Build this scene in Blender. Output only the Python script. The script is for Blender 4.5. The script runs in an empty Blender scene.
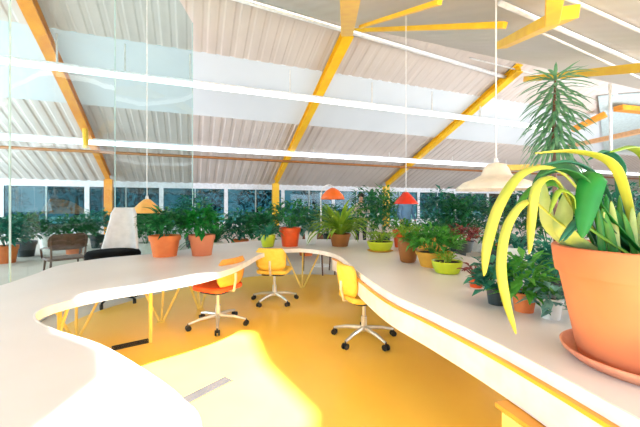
import bpy, bmesh, math, random
from mathutils import Vector, Matrix
from mathutils.geometry import tessellate_polygon

S = bpy.context.scene
COL = S.collection
PI = math.pi

# ---------------------------------------------------------------- camera, sky, sun, exposure
H = 1.40                       # eye height
FPX = 330.0                    # focal length in pixels of a 640 x 427 frame
HOR = 205.0                    # row of the horizon
cam = bpy.data.cameras.new('camera'); camo = bpy.data.objects.new('camera', cam); COL.objects.link(camo)
cam.sensor_width = 36.0; cam.lens = FPX / 640 * 36
cam.shift_y = -(213.5 - HOR) / 640
camo.location = (0, 0, H); camo.rotation_euler = (PI / 2, 0, 0)
S.camera = camo

W = bpy.data.worlds.new('sky'); S.world = W; W.use_nodes = True
bg = W.node_tree.nodes['Background']; bg.inputs[0].default_value = (0.86, 0.94, 1.0, 1); bg.inputs[1].default_value = 1.0

SUN_DIR = Vector((0.10, 0.50, -0.86)).normalized()      # the way the light travels
sl = bpy.data.lights.new('sun', 'SUN'); so = bpy.data.objects.new('sun', sl); COL.objects.link(so)
sl.energy = 32.0; sl.angle = math.radians(2.5); sl.color = (1.0, 0.97, 0.9)
so.rotation_euler = (-SUN_DIR).to_track_quat('Z', 'Y').to_euler()

S.view_settings.view_transform = 'Standard'; S.view_settings.look = 'None'
S.view_settings.gamma = 1.0; S.view_settings.use_curve_mapping = False
S.view_settings.exposure = 0.25
def area(name, loc, direction, sx, sy, watts, col=(0.74, 0.87, 1.0)):
    l = bpy.data.lights.new(name, 'AREA'); l.shape = 'RECTANGLE'; l.size = sx; l.size_y = sy; l.energy = watts; l.color = col
    o = bpy.data.objects.new(name, l); COL.objects.link(o); o.location = loc
    o.rotation_euler = Vector(direction).to_track_quat('-Z', 'Y').to_euler(); return o
# added unseen fill panels behind the camera and at both sides to brighten the hall
area('front_fill', (0.4, -1.6, 1.9), (-0.25, 1.0, 0.28), 14, 2.2, 170)
area('left_fill', (-16.0, 9.0, 2.4), (1.0, 0.55, 0.2), 16, 3.0, 2000)
area('right_fill', (16.0, 8.0, 2.4), (-1.0, 0.75, 0.2), 14, 3.0, 1500)

# ---------------------------------------------------------------- the building's own frame
TH = math.atan2(129, 330)
U = Vector((math.cos(TH), math.sin(TH), 0)); V = Vector((-math.sin(TH), math.cos(TH), 0))
SLOPE = 0.4237
V_E = 18.5; Z_E = 2.72          # eave line of the back slope

def ray(px, py): return Vector(((px - 320) / FPX, 1.0, (HOR - py) / FPX))
def at(px, py, d): return Vector((0, 0, H)) + ray(px, py) * d
def on_z(px, py, z): return at(px, py, (H - z) * FPX / (py - HOR))
def T(px, py): return on_z(px, py, 0.74)
def F(px, py): return on_z(px, py, 0.0)
def uv(u, v, z): return U * u + V * v + Vector((0, 0, z))
def back_plane(px, py, off=0.0):
    d = ray(px, py)
    t = (Z_E - off + SLOPE * V_E - H) / (d.z + SLOPE * d.dot(V))
    return at(px, py, t)
# the bend of the second rafter fixes the ridge
pB = back_plane(296, 139); U_B = pB.dot(U)
def ridge_from(px, py, u):
    d = ray(px, py); t = u / d.dot(U); return at(px, py, t)
pr = back_plane(350, 30); V_R = pr.dot(V); Z_R = Z_E + SLOPE * (V_E - V_R)
def roof_z(v): return Z_R - SLOPE * abs(v - V_R)
def on_roof(px, py, off=0.0):
    b = back_plane(px, py, off)
    if b.dot(V) >= V_R: return b
    d = ray(px, py)
    t = (Z_R - off - SLOPE * V_R - H) / (d.z - SLOPE * d.dot(V))
    return at(px, py, t)

# ---------------------------------------------------------------- materials
def lin(c):
    return tuple(((x / 255) / 12.92 if x / 255 <= 0.04045 else ((x / 255 + 0.055) / 1.055) ** 2.4) for x in c) + (1,)
MATS = {}
def mat(name, rgb, rough=0.5, metal=0.0, rgb2=None, scale=8.0, bump=0.0, spec=0.5, translucent=0.0):
    if name in MATS: return MATS[name]
    m = bpy.data.materials.new(name); m.use_nodes = True; nt = m.node_tree; b = nt.nodes['Principled BSDF']
    b.inputs['Base Color'].default_value = lin(rgb); b.inputs['Roughness'].default_value = rough
    b.inputs['Metallic'].default_value = metal; b.inputs['Specular IOR Level'].default_value = spec
    tc = nt.nodes.new('ShaderNodeTexCoord'); no = nt.nodes.new('ShaderNodeTexNoise'); no.inputs['Scale'].default_value = scale
    no.inputs['Detail'].default_value = 3
    nt.links.new(tc.outputs['Object'], no.inputs['Vector'])
    mx = nt.nodes.new('ShaderNodeMix'); mx.data_type = 'RGBA'
    mx.inputs[6].default_value = lin(rgb)
    mx.inputs[7].default_value = lin(rgb2 or tuple(int(x * 0.93) for x in rgb))
    ra = nt.nodes.new('ShaderNodeMapRange'); ra.inputs[1].default_value = 0.35; ra.inputs[2].default_value = 0.65
    nt.links.new(no.outputs['Fac'], ra.inputs[0]); nt.links.new(ra.outputs[0], mx.inputs[0])
    nt.links.new(mx.outputs[2], b.inputs['Base Color'])
    if bump:
        bp = nt.nodes.new('ShaderNodeBump'); bp.inputs['Strength'].default_value = bump; bp.inputs['Distance'].default_value = 0.01
        nt.links.new(no.outputs['Fac'], bp.inputs['Height']); nt.links.new(bp.outputs[0], b.inputs['Normal'])
    if translucent:
        tr = nt.nodes.new('ShaderNodeBsdfTranslucent'); nt.links.new(mx.outputs[2], tr.inputs['Color'])
        ms = nt.nodes.new('ShaderNodeMixShader'); ms.inputs[0].default_value = translucent
        nt.links.new(b.outputs[0], ms.inputs[1]); nt.links.new(tr.outputs[0], ms.inputs[2])
        nt.links.new(ms.outputs[0], nt.nodes['Material Output'].inputs[0])
    MATS[name] = m
    return m
def glass(name, tint, gloss=0.06):
    m = bpy.data.materials.new(name); m.use_nodes = True; nt = m.node_tree
    nt.nodes.remove(nt.nodes['Principled BSDF'])
    t = nt.nodes.new('ShaderNodeBsdfTransparent'); t.inputs[0].default_value = lin(tint)
    g = nt.nodes.new('ShaderNodeBsdfGlossy'); g.inputs['Roughness'].default_value = 0.03
    fr = nt.nodes.new('ShaderNodeFresnel'); fr.inputs[0].default_value = 1.35
    ms = nt.nodes.new('ShaderNodeMixShader')
    nt.links.new(fr.outputs[0], ms.inputs[0]); nt.links.new(t.outputs[0], ms.inputs[1]); nt.links.new(g.outputs[0], ms.inputs[2])
    nt.links.new(ms.outputs[0], nt.nodes['Material Output'].inputs[0])
    return m
def emit(name, rgb, s):
    m = bpy.data.materials.new(name); m.use_nodes = True; b = m.node_tree.nodes['Principled BSDF']
    b.inputs['Base Color'].default_value = lin(rgb); b.inputs['Emission Color'].default_value = lin(rgb); b.inputs['Emission Strength'].default_value = s
    return m
def rib_mat(name, rgb, rgb2, axis, freq):
    """painted sheet roof: fine ribs that run up the slope"""
    m = mat(name, rgb, 0.6, 0, rgb2, 0.5); nt = m.node_tree; b = nt.nodes['Principled BSDF']
    ge = nt.nodes.new('ShaderNodeNewGeometry'); dp = nt.nodes.new('ShaderNodeVectorMath'); dp.operation = 'DOT_PRODUCT'
    dp.inputs[1].default_value = tuple(axis)
    nt.links.new(ge.outputs['Position'], dp.inputs[0])
    mu = nt.nodes.new('ShaderNodeMath'); mu.operation = 'MULTIPLY'; mu.inputs[1].default_value = freq * 2 * PI
    si = nt.nodes.new('ShaderNodeMath'); si.operation = 'SINE'
    nt.links.new(dp.outputs['Value'], mu.inputs[0]); nt.links.new(mu.outputs[0], si.inputs[0])
    bp = nt.nodes.new('ShaderNodeBump'); bp.inputs['Strength'].default_value = 0.25; bp.inputs['Distance'].default_value = 0.02
    nt.links.new(si.outputs[0], bp.inputs['Height']); nt.links.new(bp.outputs[0], b.inputs['Normal'])
    return m

M_FLOOR = mat('yellow resin floor', (252, 205, 84), 0.28, 0, (249, 198, 74), 1.2, 0.02, 0.8)
M_ROOF = rib_mat('beige sheet roof', (206, 196, 190), (198, 187, 181), U, 2.2)
M_ROOF_N = rib_mat('beige sheet roof front', (204, 197, 189), (200, 195, 182), U, 2.2)
M_BAND = mat('frosted rooflight', (194, 200, 206), 0.4, 0, (186, 192, 199), 0.3, translucent=0.06)
M_YEL = mat('yellow steel paint', (246, 196, 30), 0.4, 0, (238, 180, 28), 3)
M_ORA = mat('orange steel paint', (240, 160, 40), 0.4, 0, (228, 140, 40), 3)
M_WHITE = mat('white paint', (236, 236, 238), 0.5)
M_GREYW = mat('grey white paint', (236, 238, 244), 0.5)
M_PIPE = mat('galvanised pipe', (226, 224, 220), 0.35, 0.3)
M_TOP = mat('pale worktop', (216, 213, 217), 0.32, 0, (210, 206, 209), 1.5)
M_EDGE = mat('white worktop edge', (240, 236, 236), 0.4)
M_APRON = mat('pale lilac apron', (232, 226, 228), 0.5)
M_LEG = mat('pale yellow steel', (250, 216, 110), 0.4)
M_TERRA = mat('terracotta', (226, 128, 66), 0.75, 0, (214, 112, 58), 6, 0.1)
M_TERRA2 = mat('pale terracotta', (204, 126, 88), 0.75, 0, (194, 112, 78), 3, 0.1)
M_SAUCER = mat('dusty terracotta', (226, 160, 128), 0.8, 0, (206, 132, 104), 9, 0.1)
M_SOIL = mat('potting soil', (58, 40, 28), 0.95, 0, (36, 26, 20), 40, 0.6)
M_LIME = mat('lime glaze', (188, 204, 40), 0.3)
M_REDP = mat('red glaze', (222, 84, 30), 0.35)
M_WPOT = mat('white glaze', (232, 232, 226), 0.3)
M_BROWN = mat('brown stoneware', (150, 92, 34), 0.6)
M_DARKP = mat('dark grey pot', (44, 58, 60), 0.5)
M_OCHRE = mat('ochre planter', (214, 158, 50), 0.6)
M_BLACK = mat('black plastic', (24, 26, 28), 0.45)
M_CHAIRW = mat('white shell', (226, 226, 232), 0.4)
M_CHAIRY = mat('yellow upholstery', (250, 204, 84), 0.7, 0, (244, 194, 70), 20)
M_CHAIRO = mat('orange upholstery', (246, 170, 70), 0.7, 0, (240, 156, 58), 20)
M_SEATR = mat('red orange upholstery', (238, 96, 44), 0.7, 0, (228, 84, 36), 20)
M_CHROME = mat('pale metal', (222, 218, 208), 0.3, 0.5)
M_WOOD = mat('brown bentwood', (110, 70, 48), 0.45, 0, (84, 50, 34), 12)
M_CREAM = mat('cream enamel', (238, 226, 210), 0.4)
M_LAMPO = mat('orange enamel', (250, 112, 34), 0.4)
M_LAMPP = mat('peach enamel', (250, 184, 96), 0.4)
M_LAMPR = mat('red enamel', (228, 54, 30), 0.4)
M_SKIN = mat('skin', (222, 170, 144), 0.6)
M_HAIR = mat('dark hair', (40, 28, 24), 0.7)
M_SHIRTW = mat('pale shirt', (236, 220, 212), 0.8)
M_SHIRTB = mat('blue shirt', (118, 166, 214), 0.8)
M_TROUS = mat('dark trousers', (44, 48, 60), 0.8)
G_PANE = glass('tinted window glass', (120, 168, 178))
G_ACR = glass('clear acrylic', (216, 234, 232))
M_ACRE = mat('acrylic edge', (196, 222, 220), 0.2)
M_TEALP = mat('blue grey sheet', (186, 202, 204), 0.5)
def leafmat(name, a, b, sc=6, tr=0.3): return mat(name, a, 0.45, 0, b, sc, translucent=tr)
L_DEEP = leafmat('deep green leaf', (48, 134, 72), (26, 98, 58))
L_TEAL = leafmat('teal green leaf', (60, 146, 118), (34, 108, 94))
L_MID = leafmat('mid green leaf', (88, 164, 60), (54, 132, 50))
L_LIGHT = leafmat('light green leaf', (146, 178, 58), (104, 156, 44))
L_YEL = leafmat('yellow green leaf', (212, 214, 96), (184, 200, 80), 5)
L_PALE = leafmat('pale green leaf', (186, 206, 138), (160, 190, 116), 12)
L_BRIGHT = leafmat('bright green leaf', (32, 142, 56), (20, 118, 48), 6)
L_RED = leafmat('dark red leaf', (150, 60, 60), (100, 50, 50))
L_SILV = leafmat('silver green leaf', (132, 180, 170), (92, 140, 124), 14)
L_YUC = leafmat('grey green leaf', (112, 160, 122), (74, 126, 92), 10)
L_TREE = leafmat('outdoor leaf', (20, 62, 62), (12, 44, 52), 2, 0.1)

# ---------------------------------------------------------------- object helpers
def obj(name, bm, m, parent=None, smooth=False, bevel=0.0, solid=0.0):
    me = bpy.data.meshes.new(name); bm.normal_update(); bm.to_mesh(me); bm.free()
    for x in (m if isinstance(m, (list, tuple)) else [m]): me.materials.append(x)
    if smooth:
        for p in me.polygons: p.use_smooth = True
    o = bpy.data.objects.new(name, me); COL.objects.link(o)
    if parent is not None: o.parent = parent
    if solid:
        s = o.modifiers.new('thickness', 'SOLIDIFY'); s.thickness = solid; s.offset = 0
    if bevel:
        b = o.modifiers.new('bevel', 'BEVEL'); b.width = bevel; b.segments = 2; b.limit_method = 'ANGLE'; b.angle_limit = 0.6
    return o
def tag(o, label, cat, group=None):
    o['label'] = label; o['category'] = cat
    if group: o['group'] = group
    return o
def thing(name, label, cat, loc=(0, 0, 0), rz=0.0, group=None):
    o = bpy.data.objects.new(name, None); COL.objects.link(o); o.empty_display_size = 0.05
    o.location = loc; o.rotation_euler = (0, 0, rz)
    return tag(o, label, cat, group)
def struct(o): o['kind'] = 'structure'; return o
def box(bm, x0, x1, y0, y1, z0, z1, M=None):
    vs = [bm.verts.new(Vector(c) if M is None else M @ Vector(c)) for c in
          [(x0, y0, z0), (x1, y0, z0), (x1, y1, z0), (x0, y1, z0), (x0, y0, z1), (x1, y0, z1), (x1, y1, z1), (x0, y1, z1)]]
    for f in ((0, 3, 2, 1), (4, 5, 6, 7), (0, 1, 5, 4), (1, 2, 6, 5), (2, 3, 7, 6), (3, 0, 4, 7)): bm.faces.new([vs[i] for i in f])
    return bm
def bbox(*a, M=None): return box(bmesh.new(), *a, M=M)
def beam(bm, a, b, w, h, up=Vector((0, 0, 1))):
    """rectangular bar between two points"""
    a, b = Vector(a), Vector(b); d = (b - a); L = d.length; d.normalize()
    s = d.cross(up); s = s.normalized() if s.length > 1e-5 else Vector((1, 0, 0)); n = s.cross(d).normalized()
    M = Matrix((s, d, n)).transposed().to_4x4(); M.translation = a
    return box(bm, -w / 2, w / 2, 0, L, -h / 2, h / 2, M)
def tube(bm, pts, r, n=8, cap=True):
    pts = [Vector(p) for p in pts]; rings = []
    rr = r if isinstance(r, (list, tuple)) else [r] * len(pts)
    prev = None
    for i, p in enumerate(pts):
        d = (pts[min(i + 1, len(pts) - 1)] - pts[max(i - 1, 0)]).normalized()
        if prev is None:
            s = d.cross(Vector((0, 0, 1)))
            if s.length < 1e-3: s = d.cross(Vector((1, 0, 0)))
        else: s = prev - d * prev.dot(d)
        s.normalize(); prev = s; t = d.cross(s)
        rings.append([bm.verts.new(p + (s * math.cos(2 * PI * k / n) + t * math.sin(2 * PI * k / n)) * rr[i]) for k in range(n)])
    for a, b in zip(rings, rings[1:]):
        for k in range(n): bm.faces.new((a[k], a[(k + 1) % n], b[(k + 1) % n], b[k]))
    if cap: bm.faces.new(rings[0][::-1]); bm.faces.new(rings[-1])
    return bm
def lathe(bm, prof, n=32, c=(0, 0, 0)):
    c = Vector(c); rings = []
    for r, z in prof:
        if r < 1e-5: rings.append([bm.verts.new(c + Vector((0, 0, z)))])
        else: rings.append([bm.verts.new(c + Vector((r * math.cos(2 * PI * k / n), r * math.sin(2 * PI * k / n), z))) for k in range(n)])
    for a, b in zip(rings, rings[1:]):
        for k in range(n):
            k2 = (k + 1) % n
            if len(a) == 1 and len(b) == 1: continue
            if len(a) == 1: bm.faces.new((a[0], b[k2], b[k]))
            elif len(b) == 1: bm.faces.new((a[k], a[k2], b[0]))
            else: bm.faces.new((a[k], a[k2], b[k2], b[k]))
    return bm
def smooth_pts(P, n=6, closed=False):
    P = [Vector(p) for p in P]; out = []; N = len(P)
    g = (lambda i: P[i % N]) if closed else (lambda i: P[max(0, min(N - 1, i))])
    for i in range(N if closed else N - 1):
        a, b, c, d = g(i - 1), g(i), g(i + 1), g(i + 2)
        for k in range(n):
            t = k / n
            out.append(0.5 * ((2 * b) + (c - a) * t + (2 * a - 5 * b + 4 * c - d) * t * t + (3 * b - a - 3 * c + d) * t ** 3))
    if not closed: out.append(P[-1])
    return out
def rbox(w, d, h, r=0.03, seg=3):
    """rounded slab, centred, z from 0 to h"""
    bm = bmesh.new(); pts = []
    for cx, cy, a0 in ((w / 2 - r, d / 2 - r, 0), (-w / 2 + r, d / 2 - r, PI / 2), (-w / 2 + r, -d / 2 + r, PI), (w / 2 - r, -d / 2 + r, 1.5 * PI)):
        for k in range(seg + 1):
            a = a0 + PI / 2 * k / seg; pts.append((cx + r * math.cos(a), cy + r * math.sin(a)))
    lo = [bm.verts.new((x, y, 0)) for x, y in pts]; hi = [bm.verts.new((x, y, h)) for x, y in pts]
    bm.faces.new(lo[::-1]); bm.faces.new(hi); n = len(pts)
    for i in range(n): bm.faces.new((lo[i], lo[(i + 1) % n], hi[(i + 1) % n], hi[i]))
    return bm
def extrude_poly(P, z0, z1):
    bm = bmesh.new(); P = [Vector((p[0], p[1], 0)) for p in P]
    lo = [bm.verts.new((p.x, p.y, z0)) for p in P]; hi = [bm.verts.new((p.x, p.y, z1)) for p in P]
    for t in tessellate_polygon([P]):
        bm.faces.new([hi[i] for i in t]); bm.faces.new([lo[i] for i in reversed(t)])
    n = len(P)
    for i in range(n): bm.faces.new((lo[i], lo[(i + 1) % n], hi[(i + 1) % n], hi[i]))
    bmesh.ops.recalc_face_normals(bm, faces=bm.faces)
    return bm

# ---------------------------------------------------------------- the setting
bm = bmesh.new()
vs = [bm.verts.new(uv(a, b, 0)) for a, b in ((-20, -5), (50, -5), (50, V_E + 0.9), (-20, V_E + 0.9))]; bm.faces.new(vs)
struct(obj('floor', bm, mat('pale screed', (214, 204, 194), 0.5, 0, (204, 192, 182), 0.8)))
bay = smooth_pts([(-2.6, -5, 0), (-2.75, -1, 0), (-2.9, 1, 0), (-2.85, 3.0, 0), (-2.95, 4.2, 0), (-2.4, 5.4, 0), (-1.2, 6.5, 0), (0.4, 6.6, 0), (1.6, 6.1, 0), (2.2, 4.6, 0), (2.6, 2.6, 0), (3.0, 0.6, 0), (3.0, -2, 0), (2.8, -5, 0)], 6)
struct(obj('floor_bay', extrude_poly(bay, 0.0, 0.004), M_FLOOR))
bm = bmesh.new()
vs = [bm.verts.new(uv(a, b, -0.05)) for a, b in ((-40, V_E + 0.9), (80, V_E + 0.9), (80, 50), (-40, 50))]; bm.faces.new(vs)
struct(obj('ground_outside', bm, mat('outdoor paving', (120, 124, 118), 0.9)))

UMIN, UMAX = -18.0, 48.0
vb1 = back_plane(250, 60, -0.14).dot(V); vb2 = back_plane(250, 120, -0.14).dot(V)
def corrugated(v0, v1, off=0.0, step=0.42, amp=0.016):
    bm = bmesh.new(); rows = []; u = UMIN
    while u < UMAX:
        for du, o in ((0, 0), (0.22, 0), (0.27, amp), (0.37, amp)):
            rows.append([bm.verts.new(uv(u + du * step / 0.42, v, roof_z(v) + off + o)) for v in (v0, v1)])
        u += step
    for a, b in zip(rows, rows[1:]): bm.faces.new((a[0], b[0], b[1], a[1]))
    return bm
OFF = 0.14
bm = corrugated(V_R, vb1, OFF)
struct(obj('ceiling_back', bm, M_ROOF))
bm = corrugated(vb2, V_E + 1.2, OFF, 0.42, 0.03)
struct(obj('ceiling_eaves', bm, M_ROOF))
bm = bmesh.new()
vs = [bm.verts.new(uv(a, b, roof_z(b) + OFF)) for a, b in ((UMIN, vb1), (UMAX, vb1), (UMAX, vb2), (UMIN, vb2))]; bm.faces.new(vs)
struct(obj('ceiling_skylight', bm, M_BAND))
# front slope with an unseen opening, shaped so the sun draws the floor patch
def up_to_roof(p):
    d = -SUN_DIR; p = Vector(p)
    t = (Z_R + OFF - SLOPE * (V_R - p.dot(V)) - p.z) / (d.z - SLOPE * d.dot(V))
    return p + d * t
patch = [(-1.66, 2.9), (-1.38, 3.14), (-1.05, 3.6), (-0.75, 3.6), (-0.5, 2.9), (-0.05, 2.2), (-0.15, 1.3), (-0.72, 1.3), (-0.72, 1.6), (-0.72, 1.72), (-0.90, 1.98), (-1.30, 2.2)]
hole = [up_to_roof((x, y, 0)) for x, y in patch]
V_F = -0.8
outer = [uv(a, b, roof_z(b) + OFF) for a, b in ((UMIN, V_R), (UMAX, V_R), (UMAX, V_F), (UMIN, V_F))]
bm = bmesh.new()
allp = outer + hole
vv = [bm.verts.new(p) for p in allp]
flat = lambda L: [Vector((p.dot(U), p.dot(V), 0)) for p in L]
for t in tessellate_polygon([flat(outer), flat(hole)]): bm.faces.new([vv[i] for i in t])
struct(obj('ceiling_front', bm, M_ROOF_N))

# back wall with its run of windows
V_W = V_E + 0.75
Mb = Matrix((U, V, Vector((0, 0, 1)))).transposed().to_4x4()
def ub(*a): return bbox(*a, M=Mb)
struct(obj('wall_back', ub(UMIN, UMAX, V_W, V_W + 0.2, 0, 0.35), M_GREYW))
struct(obj('trim_1', ub(UMIN, UMAX, V_W - 0.1, V_W + 0.2, 2.42, 3.0), M_GREYW))
k = 0; u = UMIN
while u < UMAX - 0.1:
    k += 1; w = 3.3
    fr = bmesh.new()
    box(fr, u, u + 0.14, V_W, V_W + 0.14, 0.35, 2.42, Mb); box(fr, u + w - 0.06, u + w, V_W, V_W + 0.14, 0.35, 2.42, Mb)
    box(fr, u + 0.14, u + w - 0.06, V_W, V_W + 0.14, 0.35, 0.43, Mb); box(fr, u + 0.14, u + w - 0.06, V_W, V_W + 0.14, 2.30, 2.42, Mb)
    wo = struct(obj('window_%d' % k, fr, M_GREYW))
    mu = bmesh.new()
    for q in (1.68,): box(mu, u + q, u + q + 0.06, V_W + 0.02, V_W + 0.12, 0.43, 2.30, Mb)
    obj('mullion', mu, mat('grey mullion', (170, 186, 186), 0.5), wo)
    obj('pane', ub(u + 0.14, u + w - 0.06, V_W + 0.06, V_W + 0.075, 0.43, 2.30), G_PANE, wo)
    u += w

# ---------------------------------------------------------------- foliage builders
def leaf(bm, base, az, el, L, w, droop=1.0, seg=4, fold=0.15, tip=0.05, belly=0.45):
    """one blade: starts at elevation el, bends down by droop radians over its length"""
    p = Vector(base); a = el; side = Vector((-math.sin(az), math.cos(az), 0)); rows = []
    for i in range(seg + 1):
        t = i / seg
        ww = w * (tip + (1 - tip) * (math.sin(PI * min(1, (t / (2 * belly)) if t < belly else 0.5 + (t - belly) / (2 * (1 - belly)))) ** 0.7))
        d = Vector((math.cos(az) * math.cos(a), math.sin(az) * math.cos(a), math.sin(a)))
        n = side.cross(d)
        if n.z < 0: n = -n
        rows.append((bm.verts.new(p - side * ww / 2 + n * ww * fold), bm.verts.new(p), bm.verts.new(p + side * ww / 2 + n * ww * fold)))
        p = p + d * (L / seg); a -= droop / seg
    for r0, r1 in zip(rows, rows[1:]):
        bm.faces.new((r0[0], r0[1], r1[1], r1[0])); bm.faces.new((r0[1], r0[2], r1[2], r1[1]))
def fol_bush(rnd, w, h, z0, n=260, ls=0.09, stems=9):
    bm = bmesh.new()
    for i in range(n):
        az = rnd.uniform(0, 2 * PI); ph = math.acos(rnd.uniform(-0.75, 1)); r = rnd.uniform(0.45, 1.0)
        p = Vector((math.cos(az) * math.sin(ph) * w / 2 * r, math.sin(az) * math.sin(ph) * w / 2 * r, z0 + h * 0.5 + math.cos(ph) * h * 0.5 * r))
        leaf(bm, p, az + rnd.uniform(-0.8, 0.8), rnd.uniform(-0.5, 0.9), ls * rnd.uniform(0.7, 1.4), ls * rnd.uniform(0.35, 0.6), rnd.uniform(0.2, 1.2), 2)
    for i in range(stems):
        az = rnd.uniform(0, 2 * PI); r = rnd.uniform(0.2, 0.42) * w
        tube(bm, [(0.02 * math.cos(az), 0.02 * math.sin(az), z0 - 0.02), (r * .5 * math.cos(az), r * .5 * math.sin(az), z0 + h * .4), (r * math.cos(az), r * math.sin(az), z0 + h * .75)], 0.006, 4)
    return bm
def fol_strap(rnd, w, h, z0, n=46, lw=0.03):
    bm = bmesh.new()
    for i in range(n):
        az = rnd.uniform(0, 2 * PI); el = rnd.uniform(0.5, 1.45)
        L = (h * 0.75 + w * 0.35) * rnd.uniform(0.7, 1.15)
        leaf(bm, (0.03 * math.cos(az), 0.03 * math.sin(az), z0), az, el, L, lw * rnd.uniform(0.8, 1.3), rnd.uniform(0.9, 2.2), 6)
    return bm
def fol_broad(rnd, w, h, z0, n=26, ls=0.22):
    bm = bmesh.new()
    for i in range(n):
        az = rnd.uniform(0, 2 * PI); r = rnd.uniform(0.1, 0.36) * w; z = z0 + h * rnd.uniform(0.3, 0.85)
        p = Vector((r * math.cos(az), r * math.sin(az), z))
        tube(bm, [(0.015 * math.cos(az), 0.015 * math.sin(az), z0 - 0.02), (r * .5 * math.cos(az), r * .5 * math.sin(az), z0 + (z - z0) * .6), p], 0.005, 4)
        leaf(bm, p, az + rnd.uniform(-.5, .5), rnd.uniform(-0.1, 0.8), ls * rnd.uniform(.7, 1.2), ls * rnd.uniform(.45, .65), rnd.uniform(.6, 1.4), 4, 0.12)
    return bm
def fol_palm(rnd, w, h, z0, n=12, nl=14):
    bm = bmesh.new()
    for i in range(n):
        az = 2 * PI * i / n + rnd.uniform(-.25, .25); el = rnd.uniform(0.7, 1.35); p = Vector((0, 0, z0)); a = el; st = (h * .8 + w * .25) * rnd.uniform(.8, 1.1) / nl
        pts = [p.copy()]
        for q in range(nl):
            d = Vector((math.cos(az) * math.cos(a), math.sin(az) * math.cos(a), math.sin(a))); p = p + d * st; a -= 1.5 / nl; pts.append(p.copy())
            if q > 2:
                for s in (-1, 1): leaf(bm, p, az + s * rnd.uniform(.7, 1.0), a * .6 + .1, w * .24 * math.sin(PI * (q + 1) / (nl + 2)) + .03, 0.028, .7, 2)
        tube(bm, pts, 0.006, 4)
    return bm
FOL = {'bush': fol_bush, 'strap': fol_strap, 'broad': fol_broad, 'palm': fol_palm}
def pot_parts(t, r, h, m, soil=True, saucer=None, taper=0.74, band=True, n=28):
    b = r * taper; wl = max(0.012, r * 0.07)
    if band:
        prof = [(0, 0), (b, 0), (b + (r - b) * .72, h * .76), (r * 1.0, h * .765), (r * 1.03, h * .98), (r * 1.0, h), (r - wl, h), (r - wl * 1.3, h * .86), (0, h * .86)]
    else:
        prof = [(0, 0), (b * .8, 0), (b, h * .06), ((b + r) / 2 * 1.05, h * .5), (r, h * .96), (r - wl * .3, h), (r - wl, h * .97), (r - wl * 1.3, h * .86), (0, h * .86)]
    z0 = 0.0
    if saucer:
        z0 = 0.012
        sr = r * 0.98
        obj('saucer', lathe(bmesh.new(), [(0, 0), (sr * .85, 0), (sr, h * .1), (sr * .97, h * .11), (sr * .84, z0), (0, z0)], n), saucer, t, True)
    p = obj('pot', lathe(bmesh.new(), prof, n), m, t, True); p.location.z = z0
    mod = p.modifiers.new('edges', 'EDGE_SPLIT'); mod.split_angle = 0.7
    if soil:
        s = obj('soil', lathe(bmesh.new(), [(0, h * .90), (r * .5, h * .905), (r * 1.02 - wl * 1.3, h * .88)], n), M_SOIL, t, True); s.location.z = z0
    return z0 + h * .88
def plant(loc, kind, w, h, potr, poth, potm, leafm, label, seed, group=None, saucer=None, name='potted_plant', band=True, **kw):
    t = thing(name, label, 'plant', loc, 0, group); rnd = random.Random(seed)
    z0 = pot_parts(t, potr, poth, potm, True, saucer, band=band)
    obj('foliage', FOL[kind](rnd, w, h, z0, **kw), leafm, t, False)
    return t

# ---------------------------------------------------------------- trees beyond the glass
for i in range(16):
    u = -14 + i * 3.7; rnd = random.Random(300 + i); v = V_W + 3.0 + (i % 3) * 1.1
    t = thing('garden_tree', 'dark leafy tree outside the back windows, %s' % (
        ['farthest left', 'second from the left', 'third from the left', 'fourth from the left', 'fifth from the left', 'sixth from the left', 'seventh from the left', 'eighth from the left',
         'eighth from the right', 'seventh from the right', 'sixth from the right', 'fifth from the right', 'fourth from the right', 'third from the right', 'second from the right', 'farthest right'][i]),
        'tree', uv(u, v, -0.05), 0, 'trees outside the back windows')
    obj('crown', fol_bush(rnd, 3.3, 3.6, 0.25, 480, 0.42, 3), L_TREE, t)
    obj('trunk', tube(bmesh.new(), [(0, 0, 0), (0.05, 0, 0.9), (0, 0.05, 2.0)], [0.16, 0.12, 0.08], 8), M_WOOD, t)

# ---------------------------------------------------------------- yellow roof steel
def taper(bm, a, b, dz):
    d = (b - a).normalized(); s = d.cross(Vector((0, 0, 1))).normalized(); n = s.cross(d); vs = []
    for p, w in ((a, .10), (b, .17)):
        for x, y in ((-w, -.015), (w, -.015), (w, .015), (-w, .015)): vs.append(bm.verts.new(p + Vector((0, 0, dz)) + s * x + n * y))
    for f in ((0, 1, 2, 3), (7, 6, 5, 4), (0, 4, 5, 1), (1, 5, 6, 2), (2, 6, 7, 3), (3, 7, 4, 0)): bm.faces.new([vs[i] for i in f])
def rafter(px, py, label, m, strut=None):
    p = back_plane(px, py); u = p.dot(U)
    k = uv(u, V_E - 0.1, Z_E + 0.0)
    t = thing('roof_rafter', label, 'rafter', uv(u, V_E - 0.1, 0), 0, 'yellow roof rafters')
    L = lambda q: q - uv(u, V_E - 0.1, 0)
    a = L(k); b = L(uv(u, V_R, Z_R - 0.02))
    up = Vector((0, 0, 1))
    fl = bmesh.new(); taper(fl, a, b, -.15); taper(fl, a, b, .11)
    obj('flange', fl, m, t)
    obj('web', beam(bmesh.new(), a + Vector((0, 0, -.02)), b + Vector((0, 0, -.02)), 0.05, 0.24), m, t)
    obj('post', bbox(-.17, .17, -.17, .17, 0, Z_E - 0.1), m, t).rotation_euler.z = TH
    return t, u, L
tA, uA, LA = rafter(85, 125, 'orange yellow roof rafter descending on the far left to its own post', M_ORA)
pA = back_plane(85, 124); dA = (pA - Vector((0, 0, H))).y
obj('strut', tube(bmesh.new(), [LA(pA + Vector((0, 0, -0.1))), LA(at(86, 148, dA))], 0.09, 8), M_YEL, tA)
tB, uBq, LB = rafter(296, 139, 'yellow roof rafter rising over the middle of the room', M_YEL)
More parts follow.
